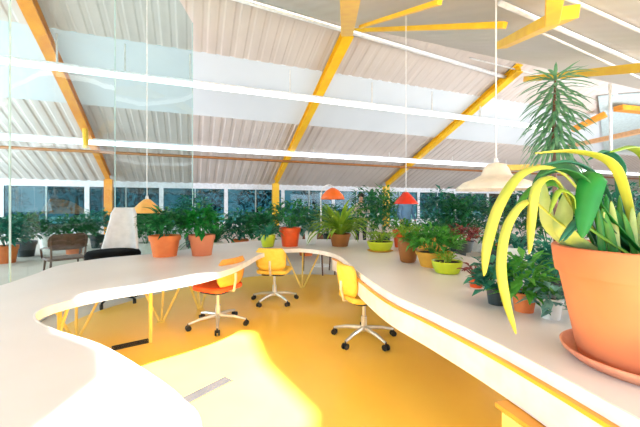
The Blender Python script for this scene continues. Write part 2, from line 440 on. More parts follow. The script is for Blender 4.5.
tC, uC, LC = rafter(450, 128, 'yellow roof rafter behind the cream pendant lamp', M_YEL)
def steel(name, a, b, w, h, m, label, cat='beam'):
    o = obj(name, beam(bmesh.new(), a, b, w, h), m, None, bevel=0.01); return tag(o, label, cat)
rB = uv(uBq, V_R, Z_R - 0.05); rC = uv(uC, V_R, Z_R - 0.05)
steel('roof_beam', rB + U * 0.1 - V * .1, on_roof(505, 25, 0.25), 0.10, 0.10, M_YEL, 'thin yellow beam running level from the middle rafter towards the top right')
steel('roof_beam', on_roof(347, 32, 0.30), on_roof(356, -75, 0.25), 0.30, 0.2, M_YEL, 'yellow front rafter rising from the bend of the middle rafter to the top edge')
steel('roof_beam', on_roof(502, 45, 0.22), on_roof(570, 12, 0.22), 0.22, 0.16, M_YEL, 'thick short yellow beam crossing the front roof at the top right')
steel('roof_beam', on_roof(552, 20, 0.34), on_roof(560, -50, 0.30), 0.16, 0.14, M_YEL, 'short yellow strut rising from the thick short beam at the top')
steel('roof_beam', on_roof(526, 79, 0.30), on_roof(760, 56, 0.25), 0.2, 0.2, M_YEL, 'yellow beam level with the tip of the spiky plant at the right')
steel('roof_beam', on_roof(360, 27, 0.3), on_roof(440, 2, 0.3), 0.07, 0.07, M_YEL, 'pale yellow beam slanting to the top edge right of the middle rafter')
steel('roof_beam', on_roof(572, 130, 0.32), on_roof(606, 114, 0.32), 0.42, 0.24, M_ORA, 'short orange beam right behind the spiky plant')
steel('roof_beam', on_roof(618, 108, 0.32), on_roof(760, 122, 0.32), 0.42, 0.24, M_ORA, 'orange beam end at the right edge under the yellow level beam')
steel('roof_beam', on_roof(566, 147, 0.34), on_roof(760, 106, 0.34), 0.3, 0.2, mat('faded orange paint', (232, 178, 128), 0.5), 'faded orange beam below the other orange beams at the right')
steel('roof_beam', back_plane(490, 168, 0.75), back_plane(566, 167, 0.75), 0.35, 0.35, mat('mustard paint', (206, 166, 62), 0.5), 'mustard beam low at the eaves behind the cream pendant lamp')
# blue grey sheet at the right of the roof
bm = bmesh.new()
bm.faces.new([bm.verts.new(back_plane(x, y, -0.05)) for x, y in ((598, 96), (650, 92), (650, 152), (604, 152))])
struct(obj('ceiling_sheet', bm, M_TEALP, solid=0.03))
# conduits on the roof
def conduit(pts, r, m, label, name='conduit'):
    return tag(obj(name, tube(bmesh.new(), pts, r, 8), m, None, True), label, 'pipe')
def roofline(a, b, off, n=2): return [on_roof(*a, off).lerp(on_roof(*b, off), i / (n - 1)) for i in range(n)]
conduit(roofline((120, -36), (505, 77), -0.05), 0.07, M_WHITE, 'white conduit slanting across the beige roof left to right above the middle rafter')
conduit([on_roof(500, 3, -.06), on_roof(760, 116, -.06)], 0.045, M_WHITE, 'white conduit slanting down the front roof to the right edge')
conduit([on_roof(540, 32, -.08), on_roof(760, 133, -.08)], 0.03, M_PIPE, 'thin grey pipe just below the white conduit at the upper right')
conduit([on_roof(560, -5, -.08), on_roof(760, 86, -.08)], 0.03, M_PIPE, 'thin grey pipe in the top right corner')
conduit([on_roof(470, 58, -.07), on_roof(760, 130, -.07)], 0.03, M_WHITE, 'thin white pipe passing behind the tip of the spiky plant')
duct = [back_plane(320, 156, .3)]; duct = [duct[0] + U * -22, duct[0] + U * 30]  # eaves duct given a glow, added to brighten the back wall and plants
l1 = thing('linear_light', 'white duct low along the eaves near the back windows, made to glow as added light', 'lamp', duct[0])
obj('diffuser', tube(bmesh.new(), [Vector((0, 0, 0)), duct[1] - duct[0]], 0.085, 10), emit('glowing eaves duct', (240, 246, 252), 2.3), l1)
obj('housing', beam(bmesh.new(), Vector((0, 0, .13)), duct[1] - duct[0] + Vector((0, 0, .13)), 0.12, 0.06), M_GREYW, l1)
for k in range(1, 12):
    q = (duct[1] - duct[0]) * (k / 12)
    obj('hanger', tube(bmesh.new(), [q + Vector((0, 0, .15)), q + Vector((0, 0, roof_z((duct[0] + q).dot(V)) + 0.13 - duct[0].z))], 0.02, 6), M_PIPE, l1)
duct2 = back_plane(320, 163, .3); conduit([duct2 + U * -22, duct2 + U * 30], 0.06, M_BROWN, 'thin brown pipe under the eaves below the grey duct', 'eaves_pipe')
conduit([at(610, 84, 8.6), at(611, 160, 8.6)], 0.035, M_GREYW, 'thin pale drop pipe hanging beside the blue grey roof sheet', 'drop_pipe')

# suspended linear lamp
top = back_plane(290, 70, -OFF + .03); lampd = top.y
l0 = at(290, 97, lampd); zl = l0.z
t = thing('linear_light', 'long white linear lamp hung on rods across the roof', 'lamp', l0)
obj('housing', beam(bmesh.new(), U * -18, U * 14, 0.07, 0.06), M_GREYW, t).location.z = 0.12
obj('diffuser', tube(bmesh.new(), [U * -17.95, U * 13.95], 0.07, 10), emit('lamp diffuser', (255, 252, 248), 1.6), t)
for px in (57, 125, 190, 290, 372, 432, 480):
    d = ray(px, 100); s = l0.dot(V) / d.dot(V); p = Vector((0, 0, H)) + d * s; p.z = zl
    q = p - l0
    zt = roof_z(p.dot(V)) + OFF - zl - 0.02
    obj('hanger', tube(bmesh.new(), [(q.x, q.y, 0.1), (q.x, q.y, zt)], 0.025, 6), M_PIPE, t)

# ---------------------------------------------------------------- clear acrylic wall on the left
gl = thing('acrylic_screen', 'tall clear curved acrylic screen on the left behind the worktop', 'screen', (-3.4, 5, 0))
path = smooth_pts([(-3.35, 2.2, 0), (-3.25, 2.9, 0), (-3.3, 3.7, 0), (-3.6, 4.8, 0), (-3.85, 6.2, 0), (-3.75, 7.8, 0), (-3.55, 9.2, 0)], 4)
o0 = Vector((-3.4, 5, 0)); HG = lambda p: roof_z(p.dot(V)) + 0.1
seams = [0, 7, 16, len(path) - 1]
for a, b in zip(seams, seams[1:]):
    bm = bmesh.new(); r = [(bm.verts.new(p - o0 + Vector((0, 0, 0.02))), bm.verts.new(p - o0 + Vector((0, 0, HG(p))))) for p in path[a:b + 1]]
    for p, q in zip(r, r[1:]): bm.faces.new((p[0], q[0], q[1], p[1]))
    obj('acrylic_sheet', bm, G_ACR, gl, True)
for s in seams:
    p = path[s] - o0; obj('seam_post', bbox(p.x - .007, p.x + .007, p.y - .007, p.y + .007, 0, HG(path[s])), M_ACRE, gl)
obj('floor_channel', tube(bmesh.new(), [p - o0 + Vector((0, 0, 0.02)) for p in path], 0.025, 6), M_GREYW, gl)

# ---------------------------------------------------------------- the long ring-shaped worktop
inner = [(-0.42, -0.6), (-0.22, 0.1), (-0.24, 0.6), (-0.36, 0.98), (-0.47, 1.117), (-0.66, 1.28), (-1.04, 1.556), (-1.40, 1.74), (-1.64, 1.90), (-1.76, 2.06), (-1.74, 2.26), (-1.60, 2.50), (-1.36, 2.72), (-1.10, 3.02),
         (-0.93, 3.40), (-0.86, 3.85), (-0.80, 4.45), (-0.62, 4.86), (-0.30, 5.0), (0.05, 4.72), (0.26, 4.25), (0.38, 3.3), (0.52, 2.5), (0.70, 2.02), (0.86, 1.55), (0.99, 1.0), (1.08, 0.4), (1.12, -0.6)]
outer_c = [(3.0, -0.6), (2.9, 0.8), (2.55, 1.9), (2.15, 2.9), (1.95, 3.8), (1.75, 5.0), (1.2, 6.0), (0.2, 6.35), (-0.8, 6.3), (-1.6, 5.7), (-2.0, 4.9), (-2.35, 4.42), (-2.7, 4.1), (-2.86, 3.63), (-2.72, 3.1), (-2.62, 2.6), (-2.7, 2.0), (-2.9, 1.2), (-3.0, 0.4), (-3.0, -0.6)]
I = [p for p in smooth_pts([(x, y, 0) for x, y in inner], 5)]
O = [p for p in smooth_pts([(x, y, 0) for x, y in outer_c], 5)]
wt = thing('worktop', 'huge pale curving worktop that rings the yellow bay and carries the plants', 'table')
obj('tabletop', extrude_poly(I + O, 0.695, 0.74), M_TOP, wt, bevel=0.006)
def ribbon(P, z0, z1, off, th=0.02):
    bm = bmesh.new(); n = len(P); L = []
    for i, p in enumerate(P):
        d = (P[min(i + 1, n - 1)] - P[max(i - 1, 0)]).normalized(); nn = Vector((d.y, -d.x, 0))
        L.append([p + nn * off, p + nn * (off + th)])
    rows = [[bm.verts.new((q.x, q.y, z)) for q, z in ((a, z0), (b, z0), (b, z1), (a, z1))] for a, b in L]
    for r, s in zip(rows, rows[1:]):
        for k in range(4): bm.faces.new((r[k], r[(k + 1) % 4], s[(k + 1) % 4], s[k]))
    bm.faces.new(rows[0][::-1]); bm.faces.new(rows[-1])
    bmesh.ops.recalc_face_normals(bm, faces=bm.faces); return bm
obj('edge_band', ribbon(I, 0.684, 0.7405, -0.004, 0.012), M_EDGE, wt)
Ir = [p for p in I if p.x > 0.15]
obj('edge_strip', ribbon(Ir, 0.666, 0.683, 0.004, 0.03), M_ORA, wt)
obj('apron', ribbon(Ir, 0.52, 0.665, 0.006, 0.018), M_APRON, wt)
def fan_leg(x, y, a, sp=0.34):
    bm = bmesh.new()
    tube(bm, [(x - .02 * math.cos(a), y - .02 * math.sin(a), 0), (x - sp * math.cos(a), y - sp * math.sin(a), 0.694)], 0.014, 6)
    tube(bm, [(x + .02 * math.cos(a), y + .02 * math.sin(a), 0), (x + sp * math.cos(a), y + sp * math.sin(a), 0.694)], 0.014, 6)
    tube(bm, [(x, y, 0), (x - .12 * math.sin(a), y + .12 * math.cos(a), 0.694)], 0.014, 6)
    lathe(bm, [(0, 0), (.05, 0), (.05, .012), (0, .012)], 12, (x, y, 0))
    obj('leg', bm, M_LEG, wt)
for x, y, a in ((-1.9, 3.95, .1), (-2.55, 3.45, .6), (-1.62, 4.45, 1.2), (-0.3, 5.6, 0), (.75, 5.3, -.4), (1.15, 4.2, 1.4), (1.35, 2.9, 1.5), (1.6, 1.7, 1.4), (-2.0, 1.2, 1.0), (-1.2, .5, .6), (2.1, .5, 1.2), (-2.2, 2.6, 1.5)):
    fan_leg(x, y, a)
for x, y in ((-2.25, 2.85), (-1.72, 3.35)):
    obj('leg', tube(bmesh.new(), [(x, y, 0), (x, y, 0.694)], 0.018, 8), M_LEG, wt)

# yellow drawer pedestal tucked under the right arm
a2 = Vector((0.80, 1.47, 0)); b2 = Vector((0.965, 0.95, 0)); d2 = (b2 - a2)
pd = thing('drawer_pedestal', 'yellow drawer pedestal under the right arm of the worktop', 'cabinet', a2, math.atan2(d2.y, d2.x))
M_PED = mat('pale yellow laminate', (252, 226, 130), 0.5)
obj('carcass', bbox(0, .62, 0.02, .42, 0.03, 0.495), M_PED, pd, bevel=0.006)
obj('pedestal_top', bbox(-.015, .635, -.01, .43, 0.496, 0.515), mat('ochre lip', (214, 150, 50), 0.5), pd)
for z0, z1 in ((.04, .27), (.28, .485)):
    dr = obj('drawer', bbox(.01, .61, 0.0, .02, z0, z1), M_PED, pd, bevel=0.004)
    obj('handle', tube(bmesh.new(), [(.24, -.018, z1 - .04), (.38, -.018, z1 - .04)], 0.007, 6), M_CHROME, dr)
for x in (.05, .57):
    for y in (.07, .37): obj('foot', bbox(x - .02, x + .02, y - .02, y + .02, 0, .03), M_BLACK, pd)

# ---------------------------------------------------------------- chairs
def star_base(t, m, r=0.33, z=0.0, colh=0.40, rot=0.3, wheel=True):
    obj('column', tube(bmesh.new(), [(0, 0, 0.09), (0, 0, 0.24), (0, 0, 0.241), (0, 0, colh)], [.03, .03, .018, .018], 12), m, t)
    for k in range(5):
        a = rot + k * 2 * PI / 5; c, s = math.cos(a), math.sin(a)
        lg = obj('leg', tube(bmesh.new(), [(0.02 * c, 0.02 * s, 0.12), (r * .6 * c, r * .6 * s, 0.105), (r * c, r * s, 0.075)], [.024, .019, .014], 8), m, t)
        if wheel:
            w = bmesh.new()
            for off in (-.018, .018):
                px_, py_ = r * c - s * off, r * s + c * off
                tube(w, [(px_ - s * .009, py_ + c * .009, .03), (px_ + s * .009, py_ - c * .009, .03)], .03, 12)
            tube(w, [(r * c, r * s, .03), (r * c, r * s, .08)], .01, 6)
            obj('caster', w, M_BLACK, lg)
        else:
            obj('glide', lathe(bmesh.new(), [(0, 0), (.022, 0), (.022, .07), (0, .075)], 10, (r * c, r * s, 0)), M_BLACK, lg)
def curved_panel(w, h, y0, z0, curve=0.06, lean=0.12, th=0.05, n=8, k=6, rc=0.25):
    """upright rounded panel facing +y, hugging the sitter"""
    bm = bmesh.new(); g = []
    for j in range(k + 1):
        t = j / k; row = []
        ww = w * (1 - rc * (abs(2 * t - 1) ** 4))
        for i in range(n + 1):
            s = 2 * i / n - 1
            row.append(bm.verts.new((s * ww / 2, y0 + curve * s * s - lean * t * h, z0 + h * t)))
        g.append(row)
    for j in range(k):
        for i in range(n): bm.faces.new((g[j][i], g[j][i + 1], g[j + 1][i + 1], g[j + 1][i]))
    return bm
def task_chair(loc, rz, seatm, backm, basem, label, rot=0.3, group='upholstered swivel chairs', zs=0.43, bh=0.30):
    """faces +y in its own frame"""
    t = thing('swivel_chair', label, 'chair', loc, rz, group)
    star_base(t, basem, rot=rot, colh=zs)
    obj('seat', rbox(.46, .44, .055, .10, 5), seatm, t, bevel=.02).location.z = zs
    o = obj('seat_pan', rbox(.34, .32, .03, .08, 4), M_BLACK, t); o.location.z = zs - .03
    obj('backrest', curved_panel(.42, bh, -.22, .80 - bh, .05, .14), backm, t, True, solid=.04)
    obj('back_support', tube(bmesh.new(), [(0, -.1, zs - .01), (0, -.235, zs + .0), (0, -.262, zs + .12), (0, -.26, zs + .2)], .016, 8), basem, t)
    return t
task_chair((0.46, 3.45, 0), -PI / 2 + .35, M_CHAIRY, M_CHAIRY, M_CHROME, 'yellow swivel chair on a pale star base at the right arm of the worktop', .2)
task_chair((-0.66, 4.80, 0), -.12, M_CHAIRY, M_CHAIRY, M_CHROME, 'yellow swivel chair with its back turned to us at the far end of the bay', .5)
task_chair((-1.19, 3.85, 0), PI / 2 - .45, M_SEATR, M_CHAIRO, M_CHROME, 'swivel chair with a red orange seat and orange back at the left worktop', .1)
# white high-backed chair with black seat
wc = thing('lounge_chair', 'white high-backed chair with a round black seat on a black star base', 'chair', (-2.97, 4.75, 0), PI + .05)
star_base(wc, M_BLACK, .34, colh=.58, rot=.4, wheel=False)
obj('seat', lathe(bmesh.new(), [(0, .58), (.26, .59), (.345, .64), (.35, .70), (.32, .745), (.18, .76), (0, .76)], 32), mat('black fabric', (14, 14, 16), 0.95, spec=0.1), wc, True)
bm = bmesh.new(); g = []
for j in range(9):
    t_ = j / 8; ww = (.56 - .20 * min(1, t_ * 1.25)) if t_ < .92 else .27; row = []
    for i in range(11):
        s = 2 * i / 10 - 1; row.append(bm.verts.new((s * ww / 2, -.27 - .1 * t_ + .14 * s * s * (1 - .3 * t_), .64 + .72 * t_)))
    g.append(row)
for j in range(8):
    for i in range(10): bm.faces.new((g[j][i], g[j][i + 1], g[j + 1][i + 1], g[j + 1][i]))
obj('backrest', bm, M_CHAIRW, wc, True, solid=.035)
# bentwood lounge chair behind the acrylic
def wooden_chair(loc, rz, label, low=False, m=M_WOOD, group='brown wooden chairs'):
    t = thing('wooden_chair', label, 'chair', loc, rz, group); zs = .36 if low else .45; w = .62 if low else .44; tp = .86 if low else .80
    obj('seat', rbox(w, .5, .04, .08), m, t, bevel=.01).location.z = zs
    obj('backrest', curved_panel(w, .3, -.26, tp - .3, .07, .25), m, t, True, solid=.02)
    for sx in (-1, 1):
        obj('leg', tube(bmesh.new(), [(sx * w * .46, .22, 0), (sx * w * .42, .18, zs)], [.014, .02], 8), m, t)
        obj('leg', tube(bmesh.new(), [(sx * w * .46, -.27, 0), (sx * w * .42, -.22, zs), (sx * w * .44, -.31, tp - .06)], [.014, .02, .014], 8), m, t)
        if low: obj('armrest', tube(bmesh.new(), [(sx * w * .48, .22, zs + .02), (sx * w * .52, .2, zs + .2), (sx * w * .52, -.05, zs + .24), (sx * w * .45, -.27, zs + .25)], .018, 8), m, t)
    return t
wooden_chair((-4.95, 6.4, 0), .9, 'low brown bentwood armchair behind the acrylic screen on the left', True)
wooden_chair((-5.0, 8.0, 0), 2.6, 'brown wooden chair between the acrylic screen and the left windows')
wooden_chair((-.15, 6.75, 0), PI, 'brown wooden chair at the far side of the worktop, under the red pot', group='brown wooden chairs')
wooden_chair((.45, 6.85, 0), PI + .2, 'brown wooden chair at the far side of the worktop, under the orange lamp')
task_chair((1.72, 6.75, 0), .25, M_SEATR, M_SEATR, M_CHROME, 'red orange swivel chair under the red lamp, seen from behind', .2, bh=.42)

# floor grilles
def grille(a, b, w, m, label):
    a, b = Vector(a), Vector(b); d = b - a; L = d.length
    t = thing('floor_grille', label, 'grille', a, math.atan2(d.y, d.x), 'floor grilles')
    f = bmesh.new(); box(f, 0, L, -w / 2, -w / 2 + .012, 0, .008); box(f, 0, L, w / 2 - .012, w / 2, 0, .008); box(f, 0, .012, -w / 2 + .012, w / 2 - .012, 0, .008); box(f, L - .012, L, -w / 2 + .012, w / 2 - .012, 0, .008)
    obj('frame', f, m, t)
    s = bmesh.new(); n = 7
    for k in range(n): y = -w / 2 + .018 + (w - .036) * k / (n - 1); box(s, .014, L - .014, y - .004, y + .004, 0.001, .006)
    obj('slats', s, m, t); obj('tray', bbox(.012, L - .012, -w / 2 + .012, w / 2 - .012, 0.0005, .002), M_BLACK, t)
grille(F(112, 349), F(149, 341), .12, M_BLACK, 'dark floor grille in the yellow floor near the tip of the bay')
grille(F(176, 406), F(229, 379), .10, mat('grey grille', (74, 74, 78), .5), 'grey floor grille lying in the bright sun patch')

# ---------------------------------------------------------------- plants on the worktop
plant(T(165, 256), 'bush', .54, .36, .19, .27, M_TERRA, L_DEEP, 'bushy dark green plant in a wide terracotta pot right of the white chair', 1, n=300, ls=.13)
plant(T(202, 255), 'bush', .44, .42, .165, .27, M_TERRA2, L_BRIGHT, 'green leafy plant in an orange terracotta pot, second on the left strip of worktop', 2, n=260, ls=.13)
plant(T(268, 247), 'strap', .34, .25, .12, .2, M_LIME, L_TEAL, 'small plant in a lime green pot just behind the far yellow chair', 3, band=False)
plant(T(290, 246), 'bush', .6, .5, .17, .3, M_REDP, L_DEEP, 'dark bushy plant in a red orange pot on the far worktop', 4, n=260, ls=.12)
plant(T(311, 244), 'strap', .34, .22, .11, .22, M_WPOT, L_SILV, 'small grassy plant in a white pot between the red pot and the arching bush', 5, band=False)
plant(T(340, 246), 'strap', 1.0, .48, .17, .2, M_BROWN, L_LIGHT, 'large arching light green plant in a brown pot on the far worktop', 6, n=110, lw=.045)
plant(T(380, 251), 'bush', .40, .16, .19, .13, M_LIME, L_LIGHT, 'low yellow green plant in a shallow lime bowl on an orange dish', 7, n=110, ls=.08, saucer=M_OCHRE, band=False)
plant(T(401, 247), 'bush', .36, .22, .13, .27, M_REDP, L_MID, 'small plant in a bright red pot beside the shallow lime bowl', 8, n=110, ls=.08)
plant(T(408, 262), 'bush', .36, .2, .12, .28, M_BROWN, L_LIGHT, 'small plant in a tall olive brown pot left of the dense bush', 9, n=130, ls=.07, band=False)
plant(T(434, 266), 'bush', .60, .28, .19, .16, M_OCHRE, L_MID, 'dense dark green bush in an ochre pot on the right arm of the worktop', 10, n=420, ls=.10)
plant(T(447, 273), 'bush', .22, .1, .145, .12, M_LIME, L_LIGHT, 'tiny leaves in a bright lime bowl in front of the dense bush', 11, n=60, ls=.05, band=False)
t = thing('planter_box', 'long ochre planter box behind the dense bush', 'planter', (1.60, 4.95, .74), .25)
obj('box', rbox(.62, .2, .2, .03), M_OCHRE, t, bevel=.008)
obj('soil', rbox(.57, .16, .004, .03), M_SOIL, t).location.z = .2
obj('foliage', fol_bush(random.Random(12), .6, .24, .2, 170, .08), L_DEEP, t)
plant(T(464, 252), 'bush', .5, .24, .13, .16, M_DARKP, L_RED, 'dark red leafed plant in a dark pot behind the dense bush', 13, n=170, ls=.1)
plant(T(476, 287), 'broad', .26, .12, .06, .07, M_REDP, L_RED, 'small plant with reddish leaves in a tiny red pot left of the hanging yellow leaves', 14, n=16, ls=.09)
def low(loc, w, h, potm, lm, label, seed, ls, n=150, r=.07):
    t = thing('potted_plant', label, 'plant', loc); z0 = pot_parts(t, r, .12, potm)
    obj('foliage', fol_bush(random.Random(seed), w, h, z0 - .09, n, ls, 6), lm, t); return t
low(T(497, 304), .24, .30, M_DARKP, L_TEAL, 'dark teal leafed plant in a dark pot under the hanging yellow leaves', 15, .10)
low(T(524, 311), .24, .32, M_TERRA, L_MID, 'mid green leafy plant in a small terracotta pot left of the big pot', 16, .11)
low(T(551, 318), .19, .20, M_WPOT, L_SILV, 'silvery leafed plant in a small white pot against the big terracotta pot', 17, .09, 80, .06)
plant(T(519, 278), 'broad', .36, .16, .13, .28, M_WPOT, L_TEAL, 'teal leafed plant in a tall white pot behind the hanging yellow leaves', 18, n=26, ls=.13)
plant(T(497, 272), 'bush', .3, .2, .1, .25, M_DARKP, L_DEEP, 'leafy plant in a black pot left of the tall white pot', 19, n=110, ls=.08)
low(T(550, 293), .36, .38, M_DARKP, L_TEAL, 'teal bushy plant half hidden behind the big terracotta pot', 20, .11, 200, .11)

# the big pot in the right foreground
BP = Vector((1.335, 1.365, 0.74))
hero = thing('large_potted_plant', 'big terracotta pot of mixed strap leaves in the right foreground', 'plant', BP)
obj('saucer', lathe(bmesh.new(), [(0, 0), (.235, 0), (.275, .035), (.28, .05), (.272, .052), (.262, .04), (.23, .018), (0, .018)], 56), M_SAUCER, hero, True)
pt = obj('pot', lathe(bmesh.new(), [(0, .018), (.212, .018), (.218, .024), (.285, .37), (.298, .372), (.312, .475), (.308, .484), (.288, .486), (.282, .475), (.272, .43), (0, .43)], 64), M_TERRA2, hero, True)
pt.modifiers.new('edges', 'EDGE_SPLIT').split_angle = .6
obj('soil', lathe(bmesh.new(), [(0, .452), (.15, .45), (.275, .44)], 48), M_SOIL, hero, True)
def hleaf(pts, w, m, belly=.45, tip=.06, fold=.16, root=.5, lab=None, th=.003, s0=None, tw=0.0):
    """a long blade through points given in the room, belonging to the big pot"""
    P = smooth_pts([Vector(p) - BP for p in pts], 6); n = len(P); bm = bmesh.new(); rows = []
    for i, p in enumerate(P):
        t = i / (n - 1); d = (P[min(i + 1, n - 1)] - P[max(i - 1, 0)]).normalized()
        if i == 0:
            s = d.cross(P[n // 2] - P[0])
            if s.length < 1e-3: s = d.cross(Vector((0, 1, 0)))
            s = d.cross(Vector((0, 0, 1))) if abs(d.z) < .8 else s
            if s.length < 1e-3: s = Vector((1, 0, 0))
            h = P[n // 2] - P[0]; hs = Vector((-h.y, h.x, 0))
            if hs.length > .03: s = hs
            if s0: s = Vector(s0)
            s = s - d * s.dot(d)
            if tw: s.normalize(); s = s * math.cos(tw) + s.cross(d) * math.sin(tw)
        else: s = ps - d * ps.dot(d)
        s.normalize(); ps = s; nn = s.cross(d)
        ww = w * max(tip, (root + (1 - root) * math.sin(PI / 2 * min(1, t / belly))) if t < belly else math.cos(PI / 2 * (t - belly) / (1 - belly)) ** .7)
        rows.append((bm.verts.new(p - s * ww / 2 + nn * ww * fold), bm.verts.new(p), bm.verts.new(p + s * ww / 2 + nn * ww * fold)))
    for a, b in zip(rows, rows[1:]): bm.faces.new((a[0], a[1], b[1], b[0])); bm.faces.new((a[1], a[2], b[2], b[1]))
    o = obj('leaf', bm, m, hero, True, solid=th)
    if lab: o['label'] = lab
    return o
ys = 'long yellow green strap leaf'
hleaf([BP + Vector((-.05, 0, .44)), at(588, 200, 1.42), at(556, 168, 1.45), at(522, 172, 1.46), at(498, 205, 1.45), at(486, 245, 1.44), at(484, 276, 1.43)], .056, L_YEL, .75, tw=.42, lab=ys)
hleaf([BP + Vector((-.10, -.04, .44)), at(580, 214, 1.32), at(556, 178, 1.33), at(536, 184, 1.34), at(530, 215, 1.34), at(529, 254, 1.33)], .055, L_YEL, .75, tw=.42, lab=ys)
hleaf([BP + Vector((-.14, -.02, .44)), at(560, 222, 1.36), at(530, 200, 1.37), at(508, 222, 1.36), at(500, 262, 1.34), at(505, 300, 1.31), at(516, 334, 1.28)], .046, L_YEL, .7, tw=.42, lab=ys)
hleaf([BP + Vector((0, .02, .44)), at(628, 200, 1.35), at(612, 162, 1.30), at(575, 150, 1.27), at(535, 153, 1.26)], .042, L_YEL, .6, lab=ys)
hleaf([BP + Vector((.06, -.02, .44)), at(648, 190, 1.3), at(650, 158, 1.2), at(632, 146, 1.1), at(610, 152, 1.02)], .05, L_LIGHT, .5, lab='light green strap leaf')
hleaf([BP + Vector((-.05, -.05, .44)), at(598, 215, 1.3), at(585, 180, 1.28), at(560, 168, 1.27), at(538, 176, 1.28)], .05, L_DEEP, .5, lab='dark green arching leaf')
hleaf([BP + Vector((-.02, .06, .44)), at(612, 200, 1.45), at(596, 172, 1.46), at(566, 160, 1.48), at(532, 168, 1.5)], .06, L_TEAL, .5, lab='dark green arching leaf')
hleaf([BP + Vector((-.06, -.10, .44)), at(600, 204, 1.30), at(602, 176, 1.29), at(594, 178, 1.26), at(587, 206, 1.24), at(582, 238, 1.23)], .085, L_BRIGHT, .65, root=.15, lab='broad bright green leaf')
hleaf([BP + Vector((-.17, -.03, .44)), at(567, 232, 1.36), at(566, 212, 1.37), at(568, 190, 1.38)], .075, L_PALE, .5, root=.6, s0=(.72, -.69, 0), lab='pale upright leaf')
hleaf([BP + Vector((-.20, .05, .44)), at(552, 228, 1.46), at(546, 205, 1.47), at(543, 180, 1.48)], .055, L_PALE, .5, root=.6, s0=(.72, -.69, 0), lab='pale upright leaf')
hleaf([BP + Vector((-.12, .06, .44)), at(575, 205, 1.48), at(556, 182, 1.5), at(530, 190, 1.52), at(512, 214, 1.52)], .05, L_MID, .5, tw=.5)
hleaf([BP + Vector((-.10, .10, .44)), at(585, 190, 1.55), at(570, 168, 1.56), at(548, 170, 1.58), at(532, 186, 1.58)], .055, L_DEEP, .5, tw=.5)
hleaf([BP + Vector((-.08, -.08, .44)), at(584, 222, 1.28), at(574, 196, 1.28), at(558, 190, 1.29), at(549, 214, 1.29)], .05, L_LIGHT, .55, tw=.5)
hleaf([BP + Vector((.0, .08, .44)), at(622, 180, 1.48), at(618, 160, 1.47), at(604, 150, 1.46), at(588, 160, 1.45)], .06, L_TEAL, .5, tw=.4)
rnd = random.Random(5)
for k in range(20):
    by = rnd.uniform(-.10, .07); bx = rnd.uniform(.85, .985) * (BP.y + by) - BP.x
    b0 = BP + Vector((bx, by, .44)); tipv = Vector((bx * .3 + rnd.uniform(-.04, .04), by * .2 + rnd.uniform(-.03, .03), rnd.uniform(.18, .27)))
    hleaf([b0, b0 + tipv * .5 + Vector((0, 0, .01)), b0 + tipv], rnd.uniform(.022, .032), (L_MID, L_PALE, L_BRIGHT)[k % 3], .4, root=.8, s0=(.8, -.6 + rnd.uniform(-.5, .5), 0))
for k in range(6):
    az = rnd.uniform(PI * .6, PI * 1.9); b0 = BP + Vector((.1 * math.cos(az), .1 * math.sin(az), .44)); r = rnd.uniform(.12, .26)
    hleaf([b0, b0 + Vector((r * .5 * math.cos(az), r * .5 * math.sin(az), .16)), b0 + Vector((r * math.cos(az), r * math.sin(az), .17)), b0 + Vector((r * 1.4 * math.cos(az), r * 1.4 * math.sin(az), .08))], .04, (L_DEEP, L_MID, L_TEAL)[k % 3], .5)
# spiky tall plant behind it
yp = at(555, 205, 3.1); yp.z = 0
yu = thing('spiky_palm', 'tall spiky grey green plant rising behind the big terracotta pot', 'plant', yp)
pot_parts(yu, .2, .42, M_DARKP)
zt = H + 130 / FPX * 3.1; zb = H + 58 / FPX * 3.1
obj('trunk', tube(bmesh.new(), [(0, 0, .38), (.015, 0, 1.2), (-.01, .01, zb), (0, 0, zt - .03)], [.03, .022, .018, .008], 8), M_WOOD, yu)
bm = bmesh.new(); rnd = random.Random(8)
for k in range(150):
    t_ = k / 149; z = zb + (zt - zb) * t_; az = k * 2.39996; el = -.15 + .35 * t_ ** 8 + rnd.uniform(-.12, .12) - .25 * (1 - t_)
    leaf(bm, (0, 0, z), az, el, (.40 - .08 * t_) * rnd.uniform(.85, 1.1), .032, .9 - .3 * t_, 5, .15)
for k in range(8): leaf(bm, (0, 0, zt - .06), k * PI / 4 + .2, .55, .27, .03, .5, 4, .15)
obj('foliage', bm, L_YUC, yu)

# ---------------------------------------------------------------- lamps
def roof_over(p): return roof_z(p.dot(V)) + OFF
def pendant(px, py, d, w, h, m, label, cord=True, prof=None, name='pendant_lamp'):
    p = at(px, py, d); t = thing(name, label, 'lamp', p)
    prof = prof or [(w / 2, 0), (w / 2 * .98, h * .05), (w / 2 * .72, h * .38), (w / 2 * .42, h * .72), (w / 2 * .2, h * .95), (.03, h)]
    o = obj('lamp_shade', lathe(bmesh.new(), prof, 36), m, t, True, solid=.008)
    obj('bulb', lathe(bmesh.new(), [(0, h * .2), (.04, h * .28), (.045, h * .4), (.02, h * .6), (.018, h * .75), (0, h * .76)], 16), emit('warm bulb', (255, 230, 190), 2.0) if 'warm bulb' not in MATS else MATS['warm bulb'], t, True)
    obj('lamp_cap', lathe(bmesh.new(), [(0, h + .07), (.02, h + .065), (.035, h), (.03, h - .02), (0, h - .02)], 16), M_WHITE, t, True)
    zt = roof_over(p) - p.z - .01
    obj('cord', tube(bmesh.new(), [(0, 0, h + .05), (0, 0, zt)], .008, 6), M_WHITE, t)
    return t
MATS['warm bulb'] = emit('warm bulb', (255, 230, 190), 2.0)
cr = .50
pendant(496, 190, 4.4, 1.0, .36, M_CREAM, 'wide cream pendant lamp with a flaring brim left of the hanging yellow leaves', prof=[(cr, 0), (cr * .99, .02), (cr * .80, .10), (cr * .52, .15), (cr * .36, .20), (cr * .30, .28), (cr * .22, .34), (.03, .36)])
pendant(406, 204, 7.2, .52, .26, M_LAMPR, 'red pendant lamp on a white cord hanging above the red orange swivel chair')
